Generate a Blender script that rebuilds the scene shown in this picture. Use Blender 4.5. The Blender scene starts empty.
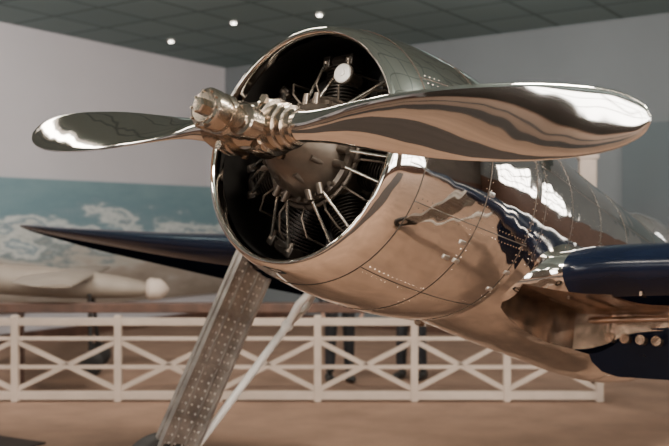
import bpy, bmesh, math, random
from math import sin, cos, pi, radians
from mathutils import Vector, Matrix
random.seed(4)
CH=1.7
scene=bpy.context.scene
col=scene.collection
# ---------------------------------------------------------------- materials
def mat(name,color,rough=.5,metal=0.,bump=0.,bscale=20.,var=0.,vscale=5.,emit=None,estr=0.,coat=0.,bdist=.02,spec=.5):
    m=bpy.data.materials.new(name); m.use_nodes=True
    nt=m.node_tree; b=nt.nodes['Principled BSDF']
    b.inputs['Base Color'].default_value=(*color,1)
    b.inputs['Roughness'].default_value=rough
    b.inputs['Metallic'].default_value=metal
    b.inputs['Specular IOR Level'].default_value=spec
    if coat: b.inputs['Coat Weight'].default_value=coat
    tc=nt.nodes.new('ShaderNodeTexCoord')
    if var>0:
        n=nt.nodes.new('ShaderNodeTexNoise'); n.inputs['Scale'].default_value=vscale; n.inputs['Detail'].default_value=5
        nt.links.new(tc.outputs['Object'],n.inputs['Vector'])
        r=nt.nodes.new('ShaderNodeValToRGB')
        r.color_ramp.elements[0].position=.3; r.color_ramp.elements[1].position=.7
        r.color_ramp.elements[0].color=(*[c*(1-var) for c in color],1)
        r.color_ramp.elements[1].color=(*[min(1,c*(1+var)) for c in color],1)
        nt.links.new(n.outputs['Fac'],r.inputs['Fac']); nt.links.new(r.outputs['Color'],b.inputs['Base Color'])
    if bump>0:
        n=nt.nodes.new('ShaderNodeTexNoise'); n.inputs['Scale'].default_value=bscale; n.inputs['Detail'].default_value=2
        nt.links.new(tc.outputs['Object'],n.inputs['Vector'])
        bp=nt.nodes.new('ShaderNodeBump'); bp.inputs['Strength'].default_value=bump; bp.inputs['Distance'].default_value=bdist
        nt.links.new(n.outputs['Fac'],bp.inputs['Height']); nt.links.new(bp.outputs['Normal'],b.inputs['Normal'])
    if emit:
        b.inputs['Emission Color'].default_value=(*emit,1); b.inputs['Emission Strength'].default_value=estr
    return m
M_al=mat('polished_aluminium',(.86,.81,.755),.05,1,bump=.6,bscale=3.6,var=.05,vscale=6)
M_al2=mat('brushed_aluminium',(.66,.63,.59),.30,1,bump=.08,bscale=60,var=.15,vscale=12)
M_gear=mat('gear_plate_aluminium',(.40,.37,.34),.36,.8,bump=.1,bscale=40,var=.3,vscale=9)
M_blade=mat('blade_aluminium',(.89,.855,.81),.045,1,bump=.16,bscale=3.5,var=.04)
M_bronze=mat('hub_steel',(.50,.43,.36),.20,1,var=.10,vscale=8)
M_case=mat('crankcase_grey',(.13,.105,.085),.34,.7,var=.2,vscale=20)
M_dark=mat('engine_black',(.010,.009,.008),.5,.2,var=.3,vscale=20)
M_fin=mat('cylinder_fins',(.030,.024,.020),.42,.6,var=.3,vscale=18)
M_rod=mat('pushrod_chrome',(.60,.56,.50),.24,.95,var=.1,vscale=10)
M_blue=mat('dark_blue_paint',(.004,.007,.018),.20,0,var=.15,bump=.05,bscale=4,spec=.3)
M_under=mat('dark_blue_underside',(.004,.006,.013),.75,0,var=.15,spec=.0)
M_seam=mat('panel_seam',(.06,.045,.035),.5,.5,var=.2)
M_tire=mat('tire_rubber',(.02,.018,.017),.7,var=.2,vscale=30)
M_white=mat('white_gear_paint',(.88,.85,.80),.35,var=.05)
M_rivet=mat('rivet_bright',(.80,.77,.73),.35,.4,var=.05)
M_bay=mat('bay_primer',(.36,.25,.18),.25,.85,var=.4,vscale=9,bump=.4,bscale=8)
M_wall=mat('wall_plaster',(.48,.455,.475),.85,var=.04,vscale=.8)
M_wallb=mat('wall_plaster_grey',(.155,.172,.182),.85,var=.06,vscale=.7)
M_wallw=mat('wall_plaster_dim',(.10,.085,.075),.8,var=.15,vscale=1)
M_floor=mat('floor_carpet',(.27,.165,.112),.85,var=.16,vscale=3,bump=.3,bscale=140)
M_strip=mat('dark_reflection_strip',(.03,.02,.016),.9,var=.2,vscale=5)  # for the unseen floor strips added to darken reflections
M_wood=mat('dark_wood',(.085,.042,.028),.5,var=.3,vscale=8)
M_fence=mat('fence_paint',(.50,.405,.34),.6,var=.07,vscale=6)
M_cream=mat('cream_fabric',(.25,.205,.165),.6,var=.12,vscale=4)
M_win=mat('window_daylight',(.9,.9,.9),.3,emit=(1,.96,.90),estr=11)
M_glass=mat('canopy_glass',(.3,.3,.3),.08,.8,var=.05)
M_lamp=mat('lamp_glow',(1,1,1),.5,emit=(1,.92,.80),estr=20)

# ---------------------------------------------------------------- mesh helpers
def obj_from(bm,name,mats,parent=None,smooth=True,sharp=40,recalc=True):
    if recalc: bmesh.ops.recalc_face_normals(bm,faces=bm.faces[:])
    me=bpy.data.meshes.new(name); bm.to_mesh(me); bm.free()
    o=bpy.data.objects.new(name,me); col.objects.link(o)
    if not isinstance(mats,(list,tuple)): mats=[mats]
    for m in mats: me.materials.append(m)
    if smooth:
        for p in me.polygons: p.use_smooth=True
        try: me.set_sharp_from_angle(angle=radians(sharp))
        except Exception: pass
    if parent: o.parent=parent
    return o
def empty(name,loc=(0,0,0),mat_=None):
    e=bpy.data.objects.new(name,None); col.objects.link(e)
    if mat_ is not None: e.matrix_world=mat_
    else: e.location=loc
    return e
def loft(bm,rings,closed=True,cap0=True,cap1=True,mi=0):
    vs=[[bm.verts.new(p) for p in r] for r in rings]
    n=len(rings[0]); fs=[]
    for a,b in zip(vs[:-1],vs[1:]):
        for i in range(n if closed else n-1):
            j=(i+1)%n
            f=bm.faces.new((a[i],a[j],b[j],b[i])); f.material_index=mi; fs.append(f)
    if cap0 and closed: f=bm.faces.new(vs[0][::-1]); f.material_index=mi
    if cap1 and closed: f=bm.faces.new(vs[-1]); f.material_index=mi
    return fs
def basis(d):
    d=Vector(d).normalized(); a=Vector((0,0,1)) if abs(d.z)<.9 else Vector((1,0,0))
    u=d.cross(a).normalized(); v=d.cross(u).normalized(); return d,u,v
def tube(bm,p0,p1,r0,r1=None,n=14,mi=0):
    p0=Vector(p0);p1=Vector(p1); r1=r0 if r1 is None else r1
    d,u,v=basis(p1-p0)
    loft(bm,[[p+(u*cos(2*pi*i/n)+v*sin(2*pi*i/n))*r for i in range(n)] for p,r in ((p0,r0),(p1,r1))],mi=mi)
def prof(bm,p0,d,pr,n=32,mi=0):
    p0=Vector(p0); d,u,v=basis(d)
    loft(bm,[[p0+d*s+(u*cos(2*pi*i/n)+v*sin(2*pi*i/n))*max(r,.0005) for i in range(n)] for s,r in pr],mi=mi)
def path(bm,pts,r,n=8,mi=0):
    pts=[Vector(p) for p in pts]; rings=[]
    for k,p in enumerate(pts):
        d=(pts[min(k+1,len(pts)-1)]-pts[max(k-1,0)]).normalized()
        if k==0: _,u,v=basis(d)
        else:
            u=(u-d*u.dot(d)).normalized(); v=d.cross(u)
        rr=r[k] if isinstance(r,(list,tuple)) else r
        rings.append([p+(u*cos(2*pi*i/n)+v*sin(2*pi*i/n))*rr for i in range(n)])
    loft(bm,rings,mi=mi)
def ringx(bm,s,R,r,n=96,m=8,mi=0):
    vs=[[bm.verts.new((-s+r*cos(2*pi*j/m),(R+r*sin(2*pi*j/m))*cos(2*pi*i/n),(R+r*sin(2*pi*j/m))*sin(2*pi*i/n))) for j in range(m)] for i in range(n)]
    for i in range(n):
        for j in range(m):
            f=bm.faces.new((vs[i][j],vs[(i+1)%n][j],vs[(i+1)%n][(j+1)%m],vs[i][(j+1)%m])); f.material_index=mi
def box(bm,c,size,rot=None,mi=0,bevel=0):
    r=bmesh.ops.create_cube(bm,size=1)
    M=Matrix.Translation(Vector(c))@(rot.to_4x4() if rot is not None else Matrix.Identity(4))@Matrix.Diagonal((*size,1))
    bmesh.ops.transform(bm,matrix=M,verts=r['verts'])
    fs=set(f for v in r['verts'] for f in v.link_faces)
    for f in fs: f.material_index=mi
    if bevel:
        es=list(set(e for f in fs for e in f.edges))
        bmesh.ops.bevel(bm,geom=es,offset=bevel,segments=2,affect='EDGES',profile=.5)
OCT=[(1,0,0),(-1,0,0),(0,1,0),(0,-1,0),(0,0,1),(0,0,-1)]
OCF=[(0,2,4),(2,1,4),(1,3,4),(3,0,4),(2,0,5),(1,2,5),(3,1,5),(0,3,5)]
def dot(bm,p,r):
    p=Vector(p); v=[bm.verts.new(p+Vector(o)*r) for o in OCT]
    for f in OCF: bm.faces.new([v[i] for i in f])
def ball(bm,p,rx,ry,rz,mi=0,n=20):
    res=bmesh.ops.create_uvsphere(bm,u_segments=n,v_segments=n//2+2,radius=1)
    bmesh.ops.transform(bm,matrix=Matrix.Translation(Vector(p))@Matrix.Diagonal((rx,ry,rz,1)),verts=res['verts'])
    for v in res['verts']:
        for f in v.link_faces: f.material_index=mi
def interp(tab,x):
    if x<=tab[0][0]: return tab[0][1:]
    for a,b in zip(tab[:-1],tab[1:]):
        if x<=b[0]:
            k=(x-a[0])/(b[0]-a[0]); return tuple(p+(q-p)*k for p,q in zip(a[1:],b[1:]))
    return tab[-1][1:]
def smooth_tab(tab,n):
    out=[]
    for i in range(len(tab)-1):
        p0=tab[max(i-1,0)];p1=tab[i];p2=tab[i+1];p3=tab[min(i+2,len(tab)-1)]
        for k in range(n):
            t=k/n
            out.append(tuple(.5*((2*b)+(-a+c)*t+(2*a-5*b+4*c-d)*t*t+(-a+3*b-3*c+d)*t**3) for a,b,c,d in zip(p0,p1,p2,p3)))
    out.append(tab[-1]); return out

# ---------------------------------------------------------------- aircraft frame: X fwd, Y port, Z up, origin = propeller hub
YAW=radians(40); PIT=radians(12)
fwd=Vector((-sin(YAW)*cos(PIT),-cos(YAW)*cos(PIT),sin(PIT)))
port=Vector((cos(YAW),-sin(YAW),0))
up=fwd.cross(port)
HUB=Vector((-.258,3.0,CH+.307))
A=Matrix(((fwd.x,port.x,up.x,HUB.x),(fwd.y,port.y,up.y,HUB.y),(fwd.z,port.z,up.z,HUB.z),(0,0,0,1)))
Ai=A.inverted()
def S(s,t,v): return Vector((-s,t,v))
plane=empty('airplane',mat_=A)
def toL(x,y,zr): return Ai@Vector((x,y,CH+zr))

# ---- cowling
inner=[(1.05,.476),(.75,.470),(.5,.45),(.38,.43),(.30,.41),(.25,.398),(.215,.394)]
outer=[(.198,.400),(.196,.410),(.205,.420),(.235,.434),(.29,.450),(.37,.467),(.47,.482),(.6,.494),(.75,.501),(.88,.500),(.98,.494),(1.05,.487)]
bm=bmesh.new()
pr=smooth_tab(inner+outer,4)
N=128
rings=[[S(s,r*cos(2*pi*i/N),r*sin(2*pi*i/N)) for i in range(N)] for s,r in pr]
vs=[[bm.verts.new(p) for p in r] for r in rings]; vs.append(vs[0])
for k,(a,b) in enumerate(zip(vs[:-1],vs[1:])):
    for i in range(N):
        j=(i+1)%N; f=bm.faces.new((a[i],a[j],b[j],b[i]))
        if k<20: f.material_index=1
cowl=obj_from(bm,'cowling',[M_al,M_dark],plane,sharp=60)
outp=smooth_tab(outer,6)
def rcowl(s):
    return interp([(p[0],p[1]) for p in outp[8:]],s)[0]
bm=bmesh.new()
for s in (.33,.66,1.0): ringx(bm,s,rcowl(s)-.0010,.0030)
for a in (-58,-22,32,148,212):
    path(bm,[S(s,(rcowl(s)-.0006)*cos(radians(a)),(rcowl(s)-.0006)*sin(radians(a))) for s in [.33+.02*k for k in range(36)]],.0021,n=6)
obj_from(bm,'cowling_seams',M_seam,plane)
bm=bmesh.new()
for s,n in ((.645,110),(.675,110),(1.015,120),(.985,120)):
    for i in range(n):
        a=2*pi*i/n; r=rcowl(s)-.0008
        dot(bm,S(s,r*cos(a),r*sin(a)),.0038)
for a0 in (-58,32,-22):
    for da in (-2,2):
        a=radians(a0+da)
        for k in range(28):
            s=.36+k*.023; r=rcowl(s)-.0008; dot(bm,S(s,r*cos(a),r*sin(a)),.0034)
obj_from(bm,'cowling_rivets',M_al,plane)
bm=bmesh.new()
for a0,s in ((-38,.60),(-38,.66),(-30,.63),(-8,.68),(-46,.98),(-36,1.0)):
    a=radians(a0); r=rcowl(s)
    rot=Matrix.Rotation(a,3,'X'); box(bm,S(s,r*cos(a),r*sin(a)),(.035,.010,.016),rot,bevel=.003)
obj_from(bm,'cowling_latches',M_al2,plane)

# ---- engine
bm=bmesh.new()
prof(bm,S(.08,0,0),(-1,0,0),[(0,.06),(.04,.07),(.06,.095),(.10,.125),(.14,.15),(.17,.165),(.19,.17),(.195,.185),(.215,.185),(.22,.17),(.34,.175),(.36,.19),(.5,.19)],n=48)
for i in range(16):
    a=2*pi*i/16; tube(bm,S(.275,.176*cos(a),.176*sin(a)),S(.255,.176*cos(a),.176*sin(a)),.009,n=6)
for i in range(9):
    a=2*pi*i/9+.2; tube(bm,S(.17,.12*cos(a),.12*sin(a)),S(.3,.16*cos(a),.16*sin(a)),.010,.015)
obj_from(bm,'engine_crankcase',M_case,plane,sharp=28)
bm=bmesh.new(); bf=bmesh.new(); br=bmesh.new(); bc=bmesh.new()
def cyl(s0,ang,rodz=True):
    d=Vector((0,cos(ang),sin(ang))); tng=Vector((0,-sin(ang),cos(ang)))
    c=S(s0,0,0)
    pr=[]; r=.17
    while r<.335:
        pr+=[(r,.056),(r,.076),(r+.004,.076),(r+.004,.056)]; r+=.0125
    pr+=[(r,.06),(r+.01,.07),(r+.03,.062),(r+.045,.03)]
    prof(bf,c,d,pr,n=24)
    for sg in (-1,1):
        q=c+d*.355+tng*sg*.052+Vector((.035,0,0))
        rot=Matrix.Rotation(ang,3,'X'); box(bf,q,(.07,.045,.036),rot,bevel=.008)
        if rodz:
            p0=S(.245,0,0)+d*.165+tng*sg*.024
            q2=q+Vector((.03,0,0))
            tube(br,p0,q2,.006,.006,n=10)
            tube(bc,p0-d*.01,p0+d*.03,.014,.011,n=12)
            tube(bc,q2-d*.035,q2-d*.0,.010,.013,n=12)
    path(bc,[S(.29,0,0)+d*.195,S(.27,0,0)+d*.24+tng*.01,S(.30,0,0)+d*.30+tng*.02,S(s0,0,0)+d*.33+tng*.02+Vector((.06,0,0))],.004)
for i in range(7):
    cyl(.42,radians(90+i*360/7))
    cyl(.60,radians(90+(i+.5)*360/7),rodz=False)
    a=radians(90+(i+.5)*360/7); d=Vector((0,cos(a),sin(a))); tng=Vector((0,-sin(a),cos(a)))
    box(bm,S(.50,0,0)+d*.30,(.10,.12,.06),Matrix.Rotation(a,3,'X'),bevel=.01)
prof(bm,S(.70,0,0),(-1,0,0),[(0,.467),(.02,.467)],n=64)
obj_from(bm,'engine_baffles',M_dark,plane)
obj_from(bf,'engine_cylinders',M_fin,plane,sharp=30)
ringx(bc,.30,.195,.009,n=60)
obj_from(br,'engine_pushrods',M_rod,plane)
prof(bc,S(.275,.115,.262),(1,.1,0),[(-.08,.02),(0,.02),(.001,.036),(.012,.036)],n=28)
obj_from(bc,'engine_fittings',M_case,plane)
bm=bmesh.new(); prof(bm,S(.262,.115,.262),(1,.1,0),[(0,.034),(.006,.034),(.008,.030),(.0085,.012),(.012,.011),(.0125,0)],n=28)
obj_from(bm,'engine_cap',M_rivet,plane,sharp=20)

# ---- propeller
prop=empty('propeller'); prop.parent=plane
prop.rotation_euler=(radians(-3),0,0)
bm=bmesh.new()
# forward cylinder with end cap, centre nut and bolts
prof(bm,S(.08,0,0),(1,0,0),[(0,.084),(.07,.084),(.085,.080),(.105,.078),(.108,.056),(.215,.056),(.217,.066),(.235,.066),(.237,.060),(.262,.060),(.264,.066),(.294,.066),(.300,.060),(.302,.048),(.306,.047),(.3065,.0)],n=56)
prof(bm,S(-.226,0,0),(1,0,0),[(0,.026),(.020,.026),(.024,.021),(.0245,.0)],n=6)
for k in range(10):
    a=2*pi*k/10; tube(bm,S(-.214,.055*cos(a),.055*sin(a)),S(-.228,.055*cos(a),.055*sin(a)),.005,n=6)
for sg in (-1,1):
    prof(bm,(0,0,0),(0,sg,0),[(0,.074),(.055,.074),(.057,.090),(.074,.090),(.076,.084),(.090,.084),(.092,.090),(.108,.090),(.110,.076),(.145,.076),(.147,.068),(.175,.068),(.177,.058),(.20,.056)],n=48)
    prof(bm,(.03,sg*.095,-sg*.020),(1,0,0),[(0,.036),(.068,.036),(.070,.052),(.118,.052),(.122,.047),(.124,.030),(.132,.029),(.1325,.0)],n=36)
    for z in (-.075,.075):
        tube(bm,(-.055,sg*.082,z),(.055,sg*.082,z),.010,n=12)
        for xx in (-.065,.055): tube(bm,(xx,sg*.082,z),(xx+.012,sg*.082,z),.016,n=6)
obj_from(bm,'hub',M_bronze,prop,sharp=24)
R=1.306
btab=[ # r/R, chord, thick, beta(deg)
 (.08,.100,.100,42),(.14,.100,.098,42),(.19,.100,.088,42),(.25,.116,.066,42),(.33,.148,.046,40),(.45,.182,.032,35),
 (.60,.204,.023,28),(.75,.200,.016,22),(.86,.176,.012,18),(.93,.142,.009,17),(.97,.100,.007,16),(.99,.062,.006,16),(1.0,.018,.004,16)]
bt=smooth_tab(btab,6)
def blade(sg):
    bm=bmesh.new(); rings=[]; n=40
    for (q,c,th,be) in bt:
        b=radians(be); ring=[]
        y=q*R
        rnd=max(0,min(1,(q-.15)/.12))
        for i in range(n):
            a=2*pi*i/n; xc=.5*c*cos(a)
            yy=.5*th*sin(a)
            if sin(a)<0: yy*=(1-.55*rnd)
            ce=Vector((sin(b),0,cos(b)*sg)); nn=Vector((cos(b),0,-sin(b)*sg))
            ring.append(Vector((0,sg*y,0))+ce*xc+nn*yy)
        rings.append(ring)
    loft(bm,rings)
    return obj_from(bm,'blade_%d'%(1 if sg>0 else 2),M_blade,prop,sharp=70)
blade(1); blade(-1)

# ---- fuselage
ft=[ # s, half width, top, bottom
 (.96,.452,.455,.46),(1.10,.452,.455,.475),(1.3,.445,.44,.50),(1.6,.425,.405,.53),(2.0,.395,.37,.565),(2.5,.36,.335,.60),(3.0,.325,.30,.58),
 (3.6,.28,.27,.47),(4.4,.21,.23,.33),(5.2,.14,.18,.21),(5.9,.07,.13,.12),(6.3,.03,.07,.06),(6.42,.008,.02,.02)]
fs=smooth_tab(ft,5)
bm=bmesh.new(); n=96
loft(bm,[[S(s,hw*cos(2*pi*i/n),(tp if sin(2*pi*i/n)>0 else bo)*sin(2*pi*i/n)) for i in range(n)] for s,hw,tp,bo in fs])
fus=obj_from(bm,'fuselage',M_al,plane,sharp=60)
def fpt(s,a,off=0):
    hw,tp,bo=interp(fs,s); sa=sin(a)
    return S(s,(hw+off)*cos(a),((tp if sa>0 else bo)+off)*sa)
bm=bmesh.new(); bs=bmesh.new()
for s in (1.16,1.42,1.75,2.1,2.6,3.1,3.7,4.4):
    rng=range(-6,50) if s<2.2 else range(-18,55)
    path(bs,[fpt(s,2*pi*i/72,-.0006) for i in rng],.0018,n=6)
    for ds in (-.016,.016):
        for i in (range(-9,76) if s<2.2 else range(-27,82)): dot(bm,fpt(s+ds,2*pi*i/110,-.0008),.0034)
for a in (20,52,128,160):
    path(bs,[fpt(1.06+.04*k,radians(a),-.0006) for k in range(70)],.0016,n=6)
    for k in range(110): dot(bm,fpt(1.06+.03*k,radians(a+2),-.0008),.0030)
obj_from(bm,'fuselage_rivets',M_al,plane); obj_from(bs,'fuselage_seams',M_seam,plane)
bm=bmesh.new()
ct=smooth_tab([(2.75,.02,.0),(2.9,.13,.05),(3.1,.17,.11),(3.4,.17,.13),(3.8,.15,.10),(4.4,.08,.05),(4.9,.02,.0)],5)
loft(bm,[[S(s,w*cos(2*pi*i/32),interp(fs,s)[1]-.06+(h+.06)*sin(2*pi*i/32)) for i in range(32)] for s,w,h in ct])
obj_from(bm,'canopy',M_glass,plane)

# ---- wings
wt=[ # |t|, LE s, chord, thick, v
 (0,1.08,2.4,.34,-.30),(.28,1.10,2.38,.34,-.29),(.38,1.20,2.26,.34,-.26),(.45,1.30,2.14,.33,-.225),(.55,1.35,2.05,.32,-.195),(.8,1.39,1.97,.31,-.17),(1.1,1.42,1.88,.30,-.155),(1.6,1.47,1.74,.28,-.135),
 (2.3,1.53,1.5,.22,-.10),(3.0,1.58,1.25,.155,-.055),(3.6,1.63,1.0,.10,-.015),(4.0,1.68,.75,.06,.02),(4.2,1.74,.5,.035,.035),(4.32,1.86,.2,.015,.045)]
ws=smooth_tab(wt,5)
def foil(n=40):
    out=[]
    for i in range(n):
        a=2*pi*i/n; x=.5*(1-cos(a)); 
        y=5*(.2969*math.sqrt(max(x,0))-.126*x-.3516*x*x+.2843*x**3-.1015*x**4)
        out.append((x,(y*1.05 if a<pi else -y*.95)))
    return out
F=foil(48)
def wing(sg):
    bm=bmesh.new(); rings=[]
    for t,le,c,th,v in ws:
        rings.append([S(le+x*c,sg*t,v+y*th-.055*x*c) for x,y in F])
    nf=len(F)
    fsx=loft(bm,rings)
    for k,f in enumerate(fsx):
        c=f.calc_center_median(); i=k%nf
        if abs(c.y)>.47 or (c.x<-1.9 and abs(c.y)>.28 and c.z<-.36):
            f.material_index=2 if 26<=i<nf-4 else 1
    return obj_from(bm,'wing_%s'%('port' if sg>0 else 'starboard'),[M_al,M_blue,M_under],plane,sharp=50)
wp=wing(1); wsb=wing(-1)
def bay(sg):
    plan=[(1.19,.24),(1.19,.38),(1.28,.48),(1.46,.58),(1.62,.72),(1.64,1.3),(1.98,1.3),(1.98,.24)]
    P=[Vector((p[0],p[1])) for p in plan]
    for _ in range(2):
        Q=[]
        for a,b in zip(P,P[1:]+P[:1]): Q+= [a*.8+b*.2,a*.2+b*.8]
        P=Q
    bm=bmesh.new()
    loft(bm,[[S(p.x,sg*p.y,v+.10*p.y-.03*(p.x-1.2)) for p in P] for v in (-.95,-.34)])
    return obj_from(bm,'bay_cut',M_bay,plane,smooth=False)
def cut(o,c):
    md=o.modifiers.new('b','BOOLEAN'); md.operation='DIFFERENCE'; md.object=c; md.solver='EXACT'
    try: md.material_mode='TRANSFER'
    except Exception: pass
    bpy.context.view_layer.update()
    dg=bpy.context.evaluated_depsgraph_get()
    me=bpy.data.meshes.new_from_object(o.evaluated_get(dg)); o.modifiers.clear(); o.data=me
for sg,w_ in ((1,wp),(-1,wsb)):
    c=bay(sg); cut(w_,c)
    cut(fus,c)
    bpy.data.objects.remove(c)
bm=bmesh.new()
for sg in (-1,1):
    tube(bm,S(1.90,sg*.28,-.36),S(1.90,sg*1.25,-.27),.014)
    for t in (.34,.42,.50,.60,.72,.9,1.1): box(bm,S(1.72,sg*t,-.33+.1*t),(.48,.010,.06))
    for k in range(5): tube(bm,S(1.935,sg*(.34+.07*k),-.42),S(1.975,sg*(.34+.07*k),-.42),.022,n=12)
obj_from(bm,'bay_ribs',M_bay,plane,smooth=False)
# blue door hanging at the aft edge of the port bay
bm=bmesh.new()
for sg in (1,):
    ol=[(.27,-.40),(.275,-.46),(.30,-.53),(.35,-.570),(.42,-.585),(.65,-.575),(1.0,-.55),(1.26,-.51),(1.30,-.46),(1.30,-.30),(.9,-.33),(.65,-.355),(.42,-.385)]
    loft(bm,[[S(2.0+ds-.25*(v+.4),sg*t,v) for t,v in ol] for ds in (-.012,.012)])
obj_from(bm,'bay_door',M_blue,plane,smooth=False)
bm=bmesh.new()
for sg in (-1,1):
    tt=[(0,5.5,.75,.08),(.5,5.58,.62,.06),(.9,5.7,.45,.04),(1.1,5.85,.2,.015)]
    loft(bm,[[S(le+x*c,sg*t,.06+y*th) for x,y in F] for t,le,c,th in tt])
tt=[(0,5.3,1.0,.08),(.4,5.55,.8,.06),(.75,5.8,.55,.04),(.92,6.0,.25,.015)]
loft(bm,[[S(le+x*c,y*th,.05+t) for x,y in F] for t,le,c,th in tt])
obj_from(bm,'tail_surfaces',M_al,plane,sharp=50)

# ---- landing gear
def gear(sg,name):
    mir=lambda p: Vector((p.x,p.y*(1 if sg<0 else -1),p.z))
    top=toL(-.43,5.12,-.20); ax=toL(-.94,4.97,-1.41)
    top2=toL(-.10,5.30,-.36)
    d=(ax-top); dn=d.normalized()
    wd=Vector((1,.0,0)); wd=(wd-dn*wd.dot(dn)).normalized(); nn=dn.cross(wd).normalized()
    bm=bmesh.new(); br=bmesh.new()
    def slab(k0,k1,a0,a1,b0,b1,W0=.130,W1=.130):
        loft(bm,[[mir(top+d*k+wd*a*W+nn*b) for a,b in ((a0,b0),(a1,b0),(a1,b1),(a0,b1))] for k,W in ((k0,W0),(k1,W1))])
    slab(-.02,.93,-1,1,-.010,.010)
    for sd in (-1,1):
        for a in (-1.0,1.0):
            slab(-.02,.93,a-.07,a+.07,sd*.008,sd*.032)
        for a in (-.38,.38): slab(.02,.9,a-.05,a+.05,sd*.008,sd*.020)
        for k in (.02,.24,.47,.70,.91): slab(k-.008,k+.008,-1,1,sd*.009,sd*.022)
    obj_from(bm,name+'_fairing',M_gear,plane,smooth=False)
    for k in range(26):
        q=.035+k*.034
        for a in (-.80,-.56,-.2,.2,.56,.80):
            for sd in (-1,1):
                dot(br,mir(top+d*q+wd*a*.13+nn*sd*.011),.0090)
    obj_from(br,name+'_rivets',M_rivet,plane)
    bm=bmesh.new()
    tube(bm,mir(top+nn*.05),mir(top+d*.6+nn*.05),.030)
    tube(bm,mir(top+d*.55+nn*.05),mir(ax+nn*.06),.020)
    tube(bm,mir(ax-Vector((0,.10,0))),mir(ax+Vector((0,.10,0))),.03)
    obj_from(bm,name+'_leg',M_al2,plane)
    bm=bmesh.new()
    low=top+d*.93+nn*.03-wd*.12; mid=low+(top2-low)*.78
    tube(bm,mir(low),mir(mid),.020,.024)
    for off in (-.07,.07):
        path(bm,[mir(mid),mir(mid+(top2-mid)*.5+Vector((off*.9,off*.4,0))),mir(top2+Vector((off,off,0)))],[.022,.022,.026])
    ball(bm,mir(mid),.036,.036,.036)
    tube(bm,mir(low),mir(low+wd*.16),.03)
    obj_from(bm,name+'_brace',M_white,plane)
    bm=bmesh.new()
    c=ax
    prw=[(-.055,.12),(-.06,.17),(-.068,.22),(-.06,.262),(-.035,.283),(0,.29),(.035,.283),(.06,.262),(.068,.22),(.06,.17),(.055,.12)]
    prof(bm,mir(c),(0,1,0),prw,n=48)
    prof(bm,mir(c),(0,1,0),[(-.062,.03),(-.07,.06),(-.05,.165),(.05,.165),(.07,.06),(.062,.03)],n=48,mi=1)
    obj_from(bm,name+'_wheel',[M_tire,M_al2],plane,sharp=60)
gear(-1,'starboard_gear'); gear(1,'port_gear')
bm=bmesh.new()
g=A@S(5.9,0,-.1); gl=Vector((g.x,g.y,.09))
tube(bm,S(5.9,0,-.08),Ai@gl,.03,.02)
prof(bm,(Ai@gl)+Vector((0,-.03,0)),(0,1,0),[(0,.05),(.01,.085),(.03,.09),(.05,.085),(.06,.05)],n=28)
obj_from(bm,'tail_wheel',M_tire,plane)

# ---------------------------------------------------------------- room
CX,CY=-1.98,16.8
RA=radians(-34.6)
RM=Matrix.Translation((CX,CY,0))@Matrix.Rotation(RA,4,'Z')
H=CH+2.8; RX=20; RY=24
def rbox(name,lo,hi,m,bevel=0):
    bm=bmesh.new(); lo=Vector(lo);hi=Vector(hi)
    box(bm,(lo+hi)/2,(hi-lo),bevel=bevel)
    o=obj_from(bm,name,m,smooth=False); o.matrix_world=RM; return o
rbox('floor',(-.2,-RY-.2,-.1),(RX+.2,.2,0),M_floor)
mc=bpy.data.materials.new('ceiling_tiles'); mc.use_nodes=True
nt=mc.node_tree; b=nt.nodes['Principled BSDF']; b.inputs['Roughness'].default_value=.9
tc=nt.nodes.new('ShaderNodeTexCoord'); br_=nt.nodes.new('ShaderNodeTexBrick')
br_.offset=0; br_.inputs['Scale'].default_value=1; br_.inputs['Brick Width'].default_value=.9; br_.inputs['Row Height'].default_value=.9
br_.inputs['Mortar Size'].default_value=.03
br_.inputs['Color1'].default_value=(.165,.228,.228,1); br_.inputs['Color2'].default_value=(.19,.255,.255,1); br_.inputs['Mortar'].default_value=(.09,.13,.135,1)
nt.links.new(tc.outputs['Object'],br_.inputs['Vector']); nt.links.new(br_.outputs['Color'],b.inputs['Base Color'])
rbox('ceiling',(-.2,-RY-.2,H),(RX+.2,.2,H+.1),mc)
rbox('wall_left',(-.2,-RY-.2,0),(0,.2,H),M_wall)
rbox('wall_back',(0,0,0),(RX,.2,H),M_wallb)
rbox('wall_right',(RX,-RY,0),(RX+.2,0,H),M_wallw)
rbox('wall_front',(0,-RY-.2,0),(RX,-RY,H),M_wallw)
rbox('baseboard_left',(0,-RY,0),(.03,-.03,.15),M_wood)
rbox('baseboard_back',(0,-.03,0),(RX,0,.15),M_wood)
def window(name,lo,hi,axis,nx=4,nz=3,fr=.09):
    bm=bmesh.new(); lo=Vector(lo);hi=Vector(hi)
    c=(lo+hi)/2; sz=hi-lo
    box(bm,c,sz,mi=0)
    for k in range(nx+1):
        q=k/nx
        if axis=='y': box(bm,Vector((c.x,lo.y+sz.y*q,c.z)),(sz.x+.06,fr,sz.z+.1),mi=1)
        else: box(bm,Vector((lo.x+sz.x*q,c.y,c.z)),(fr,sz.y+.06,sz.z+.1),mi=1)
    for k in range(nz+1):
        p=Vector((c.x,c.y,lo.z+sz.z*k/nz))
        box(bm,p,(sz.x+.06,sz.y+.1,fr) if axis=='y' else (sz.x+.1,sz.y+.06,fr),mi=1)
    o=obj_from(bm,name,[M_win,M_dark],smooth=False); o.matrix_world=RM
window('window_1',(RX-.06,-9.5,.8),(RX-.01,-5.5,3.9),'y',5,3)
window('window_2',(RX-.06,-15.5,.8),(RX-.01,-11.5,3.9),'y',5,3)
window('window_3',(3,-RY+.01,.8),(7,-RY+.06,3.9),'x',5,3)
window('window_4',(11,-RY+.01,.8),(15,-RY+.06,3.9),'x',5,3)
window('window_5',(13.5,-.06,1.9),(17.5,-.01,3.6),'x',6,3)
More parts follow.
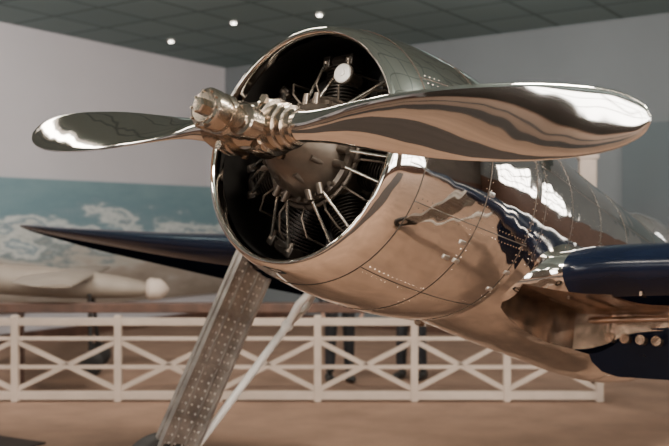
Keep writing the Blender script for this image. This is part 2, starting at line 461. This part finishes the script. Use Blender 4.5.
rbox('dark_reflection_panel_1',(11.5,-.10,0),(RX-.05,-.065,1.8),M_wood)  # unseen dark panels, added to put dark bands in the metal's reflections
rbox('dark_reflection_panel_2',(RX-.10,-21,0),(RX-.065,-.2,.7),M_wood)
rbox('dark_reflection_panel_3',(.01,-23.5,0),(.07,-8.6,1.5),M_wood)
rbox('dark_reflection_panel_4',(.01,-23.5,3.1),(.07,-8.6,3.35),M_dark)
for i,y in enumerate((-9.6,-12.4,-15.2,-18.0,-20.8)):  # more unseen dark panels, added for the blade to reflect
    rbox('dark_reflection_panel_%d'%(5+i),(.01,y-.45,1.5),(.09,y+.45,3.1),M_dark)
for (cx,cy,L,W,a) in ((1.,.9,14,1.4,-18),(-5.2,2.5,11,.9,62),(-7.6,1.5,12,.35,62)):  # unseen dark floor strips, added for stripes in the blade reflections
    bm=bmesh.new(); box(bm,(0,0,0),(L,W,.012)); o=obj_from(bm,'dark_reflection_strip',M_strip,smooth=False); o.location=(cx,cy,.006+.0005*abs(cx)); o.rotation_euler=(0,0,radians(a))
def mural(name,lo,hi,colsr,sc,mul=.95):
    m=bpy.data.materials.new(name+'_paint'); m.use_nodes=True
    nt=m.node_tree; b=nt.nodes['Principled BSDF']; b.inputs['Roughness'].default_value=.8
    tc=nt.nodes.new('ShaderNodeTexCoord'); sep=nt.nodes.new('ShaderNodeSeparateXYZ')
    mp=nt.nodes.new('ShaderNodeMapping'); mp.inputs['Scale'].default_value=sc
    nz=nt.nodes.new('ShaderNodeTexNoise'); nz.inputs['Scale'].default_value=1.3; nz.inputs['Detail'].default_value=7; nz.inputs['Roughness'].default_value=.6
    nt.links.new(tc.outputs['Object'],sep.inputs[0]); nt.links.new(tc.outputs['Object'],mp.inputs[0]); nt.links.new(mp.outputs[0],nz.inputs['Vector'])
    mr=nt.nodes.new('ShaderNodeMapRange'); mr.inputs['From Min'].default_value=lo[2]; mr.inputs['From Max'].default_value=hi[2]
    nt.links.new(sep.outputs['Z'],mr.inputs['Value'])
    ma=nt.nodes.new('ShaderNodeMath'); ma.operation='MULTIPLY_ADD'; ma.inputs[1].default_value=mul
    nt.links.new(nz.outputs['Fac'],ma.inputs[0])
    sb=nt.nodes.new('ShaderNodeMath'); sb.operation='SUBTRACT'; sb.inputs[1].default_value=mul*.5
    nt.links.new(mr.outputs['Result'],sb.inputs[0]); nt.links.new(sb.outputs[0],ma.inputs[2])
    rp=nt.nodes.new('ShaderNodeValToRGB'); cr=rp.color_ramp
    while len(cr.elements)<len(colsr): cr.elements.new(.5)
    for e,(p,c) in zip(cr.elements,colsr): e.position=p; e.color=(*c,1)
    nt.links.new(ma.outputs[0],rp.inputs['Fac']); nt.links.new(rp.outputs['Color'],b.inputs['Base Color'])
    rbox(name,lo,hi,m)
mural('mural_painting',(.005,-8.5,CH-1.25),(.05,-.02,CH+.64),
 [(0,(.20,.155,.12)),(.25,(.30,.25,.21)),(.38,(.38,.35,.31)),(.44,(.15,.19,.20)),(.52,(.50,.50,.47)),(.57,(.16,.22,.25)),(.64,(.52,.54,.52)),(.70,(.16,.23,.26)),(.80,(.13,.21,.24)),(1,(.16,.245,.27))],(.7,.7,2.1),1.0)
mural('mural_panel',(7.2,-.05,.3),(11.2,-.005,CH+1.35),
 [(0,(.12,.12,.12)),(.3,(.09,.10,.11)),(.5,(.10,.115,.125)),(.7,(.09,.11,.12)),(1,(.09,.115,.125))],(.5,.5,1),.4)
for (x,y) in ((-2.5,14.2),(-1.4,12.9),(-.2,12.4),(0.0,13.5)):
    bm=bmesh.new(); prof(bm,(x,y,H-.035),(0,0,1),[(0,.032),(.005,.032)],n=20)
    prof(bm,(x,y,H-.03),(0,0,1),[(0,.05),(.029,.05)],n=20,mi=1)
    obj_from(bm,'ceiling_downlight',[M_lamp,M_white],smooth=False)
for (x,y,a) in ((-3.5,-1.5,0),(1.5,-3,0),(6,-1,0),(-1,-6.5,0),(5,-6,0),(8.5,3,0),(-4.1,5.9,radians(70)),(-5.6,4.2,radians(70))):  # unseen glowing panels, added for highlights on cowl and blades
    bm=bmesh.new(); box(bm,(0,0,0),(2.6,.34,.08),mi=1); box(bm,(0,0,-.045),(2.5,.24,.012),mi=0)
    o=obj_from(bm,'added_highlight_panel',[M_lamp,M_white],smooth=False); o.location=(x,y,H-.045); o.rotation_euler=(0,0,RA+a)

# ---------------------------------------------------------------- fence
FY=8.85
bm=bmesh.new()
posts=[-5.2,-4.05,-3.04,-2.06,-1.1,-.16,.76,1.64,2.52]
for x in posts: box(bm,(x,FY,.41),(.07,.07,.82),bevel=.006)
x0,x1=posts[0],posts[-1]
for z,h in ((.76,.07),(.60,.035),(.06,.08)):
    box(bm,((x0+x1)/2,FY-.001,z),(x1-x0,.05,h),bevel=.004)
box(bm,((x0+x1)/2,FY,.33),(x1-x0,.03,.035))
for a,b in zip(posts[:-1],posts[1:]):
    for sg in (-1,1):
        p0=Vector((a,FY,.11 if sg>0 else .58)); p1=Vector((b,FY,.58 if sg>0 else .11))
        c=(p0+p1)/2; d=p1-p0; ang=math.atan2(d.z,d.x)
        box(bm,c,(d.length,.028,.045),Matrix.Rotation(-ang,3,'Y'))
obj_from(bm,'fence',M_fence,smooth=False)
bm=bmesh.new(); box(bm,((x0+x1)/2,FY+.16,.88),(x1-x0,.16,.09),bevel=.01)
for x in posts[::2]: box(bm,(x,FY+.16,.42),(.05,.05,.84))
obj_from(bm,'handrail',M_wood,smooth=False)

# ---------------------------------------------------------------- second exhibit airplane, on the floor behind the fence
ex=empty('exhibit_airplane',(-3.5,10.6,.98)); ex.rotation_euler=(0,0,radians(8))
bm=bmesh.new()
et=smooth_tab([(1.35,.05,.04),(1.28,.12,.09),(1.0,.17,.13),(.4,.2,.17),(-.4,.18,.17),(-1.2,.10,.13),(-1.9,.03,.09)],5)
loft(bm,[[Vector((x,w*cos(2*pi*i/28),h*sin(2*pi*i/28)+.06-.08*x)) for i in range(28)] for x,w,h in et])
obj_from(bm,'body',M_cream,ex)
bm=bmesh.new()
for sg in (-1,1):
    loft(bm,[[Vector((.75-x*c,sg*t,.12+y*th)) for x,y in F] for t,c,th in ((0,.8,.12),(1.2,.7,.09),(1.9,.35,.03))])
for sg in (-1,1): loft(bm,[[Vector((-1.45-x*c,sg*t,.15+y*th)) for x,y in F] for t,c,th in ((0,.45,.04),(.6,.25,.02))])
obj_from(bm,'wings',M_cream,ex)
bm=bmesh.new(); prof(bm,(1.33,0,-.05),(1,0,0),[(0,.10),(.04,.13),(.16,.12),(.22,.07),(.26,.01)],n=24)
obj_from(bm,'nose_cap',M_fence,ex)
bm=bmesh.new()
for sg in (-1,1):
    tube(bm,(.7,sg*.12,-.05),(.75,sg*.4,-.84),.025)
    prof(bm,(.75,sg*.4-.03,-.84),(0,1,0),[(0,.07),(.01,.12),(.03,.14),(.05,.12),(.06,.07)],n=28)
tube(bm,(-1.75,0,.15),(-1.8,0,-.92),.02); prof(bm,(-1.8,-.02,-.92),(0,1,0),[(0,.04),(.02,.06),(.04,.04)],n=16)
obj_from(bm,'undercarriage',M_tire,ex)

bm=bmesh.new()
box(bm,(0,0,1.28),(.2,.12,2.44),bevel=.02); box(bm,(0,0,.03),(.4,.35,.06),bevel=.01); box(bm,(0,0,2.5),(.24,.15,.06),bevel=.01)
o=obj_from(bm,'display_post',M_fence,smooth=False); o.location=(3.05,11.2,0)

# ---------------------------------------------------------------- visitors behind the fence
def person(name,x,y,face,ccoat,cpants,chair):
    e=empty(name,(x,y,0)); e.rotation_euler=(0,0,face)
    mcoat=mat(name+'_coat',ccoat,.8,var=.1); mp=mat(name+'_trousers',cpants,.8,var=.1); ms=mat(name+'_skin',(.5,.3,.22),.5,var=.05); mh=mat(name+'_hair',chair,.6,var=.2,vscale=30)
    def skin(nm,verts,edges,radii,m,root=0):
        me=bpy.data.meshes.new(nm); me.from_pydata(verts,edges,[]); o=bpy.data.objects.new(nm,me); col.objects.link(o); o.parent=e
        md=o.modifiers.new('skin','SKIN'); sv=me.skin_vertices[0].data
        for i,r in enumerate(radii): sv[i].radius=(r,r*.8)
        sv[root].use_root=True
        sb=o.modifiers.new('ss','SUBSURF'); sb.levels=2; sb.render_levels=2
        me.materials.append(m); return o
    skin('trousers',[(0,0,.95),(.09,0,.86),(.10,.01,.48),(.11,.03,.10),(-.09,0,.86),(-.11,-.02,.48),(-.12,-.02,.10)],[(0,1),(1,2),(2,3),(0,4),(4,5),(5,6)],[.14,.10,.08,.07,.10,.08,.07],mp)
    skin('coat',[(0,0,.88),(0,0,1.10),(0,0,1.33),(0,0,1.44),(.19,0,1.38),(.24,.02,1.10),(.22,-.08,.86),(-.19,0,1.38),(-.24,.02,1.10),(-.22,-.08,.86)],
      [(0,1),(1,2),(2,3),(2,4),(4,5),(5,6),(2,7),(7,8),(8,9)],[.16,.15,.16,.07,.075,.055,.042,.075,.055,.042],mcoat)
    for sg in (-1,1):
        hx=sg*.22
        vs=[(hx,-.08,.86),(hx,-.095,.79)]; ed=[(0,1)]; ra=[.028,.034]
        for k in range(4):
            i=len(vs); yy=-.125+k*.02
            L=(.055,.07,.075,.06)[k]
            vs+=[(hx,yy,.76),(hx-sg*.008,yy-.004,.76-L*.6),(hx-sg*.022,yy,.76-L*1.1)]; ed+=[(1,i),(i,i+1),(i+1,i+2)]; ra+=[.010,.009,.008]
        i=len(vs); vs+=[(hx-sg*.02,-.135,.80),(hx-sg*.03,-.15,.76)]; ed+=[(1,i),(i,i+1)]; ra+=[.012,.009]
        skin('hand',vs,ed,ra,ms)
    bm=bmesh.new(); ball(bm,(0,-.01,1.60),.075,.095,.115); tube(bm,(0,.01,1.42),(0,0,1.53),.055,.05)
    ball(bm,(0,-.108,1.585),.012,.018,.02)
    for sg in (-1,1): ball(bm,(sg*.078,0,1.59),.01,.02,.03)
    ball(bm,(0,-.093,1.545),.025,.012,.007)
    obj_from(bm,'head',ms,e)
    bm=bmesh.new()
    for sg in (-1,1): ball(bm,(sg*.03,-.092,1.605),.013,.009,.009)
    obj_from(bm,'eyes',M_tire,e)
    bm=bmesh.new(); ball(bm,(0,.018,1.635),.084,.095,.10)
    obj_from(bm,'hair',mh,e)
    bm=bmesh.new()
    for sg,yo in ((.11,.03),(-.12,-.02)):
        ball(bm,(sg,yo-.05,.045),.05,.13,.045); ball(bm,(sg,yo+.03,.06),.045,.055,.06)
    obj_from(bm,'shoes',mat(name+'_shoes',(.02,.018,.016),.4,var=.1),e)
person('visitor',.06,9.9,radians(15),(.02,.02,.025),(.012,.012,.015),(.05,.03,.02))
person('visitor.001',.84,10.1,radians(-30),(.05,.05,.06),(.02,.02,.024),(.03,.02,.015))

# ---------------------------------------------------------------- lights
def area(name,loc,size,power,color=(1,.85,.68),target=None,sy=None):
    l=bpy.data.lights.new(name,'AREA'); l.energy=power; l.color=color; l.size=size
    if sy: l.shape='RECTANGLE'; l.size_y=sy
    o=bpy.data.objects.new(name,l); col.objects.link(o); o.location=loc
    if target is not None: o.rotation_euler=(Vector(target)-Vector(loc)).to_track_quat('-Z','Y').to_euler()
    return o
WC=(1,.91,.79)
area('ceiling_lamp_1',(1.5,.5,4.35),.6,310,WC,(0,3.3,1.8))
area('engine_fill_lamp',(-3,.5,4.35),.6,170,WC,(-.3,3.5,1.8))  # unseen fill, added front-left to light the engine interior
area('ceiling_lamp_3',(3.8,3.4,4.35),.6,230,WC,(1.,4,1.6))
area('ceiling_lamp_4',(-.8,6.4,4.4),1.0,130,WC,(-.8,6.9,0))
area('ceiling_lamp_5',(-2.8,8.2,4.3),1.0,215,(1,.95,.90),(-5,13,1.9))
area('ceiling_lamp_6',(2.0,9.2,4.3),1.0,115,(1,.95,.90),(3,14,2.0))
area('ceiling_lamp_7',(-2,-5,4.4),2.0,180,WC,(-2,-5,0))
area('ceiling_lamp_8',(5,-4,4.4),2.0,180,WC,(5,-4,0))
w=bpy.data.worlds.new('world'); scene.world=w; w.use_nodes=True
w.node_tree.nodes['Background'].inputs[0].default_value=(.5,.48,.45,1); w.node_tree.nodes['Background'].inputs[1].default_value=.05

# ---------------------------------------------------------------- camera
cd=bpy.data.cameras.new('camera'); cam=bpy.data.objects.new('camera',cd); col.objects.link(cam)
cd.lens=50; cd.sensor_width=36; cam.location=(0,0,CH); cam.rotation_euler=(radians(90),0,0)
cd.dof.use_dof=True; cd.dof.focus_distance=3.0; cd.dof.aperture_fstop=3.2
scene.camera=cam
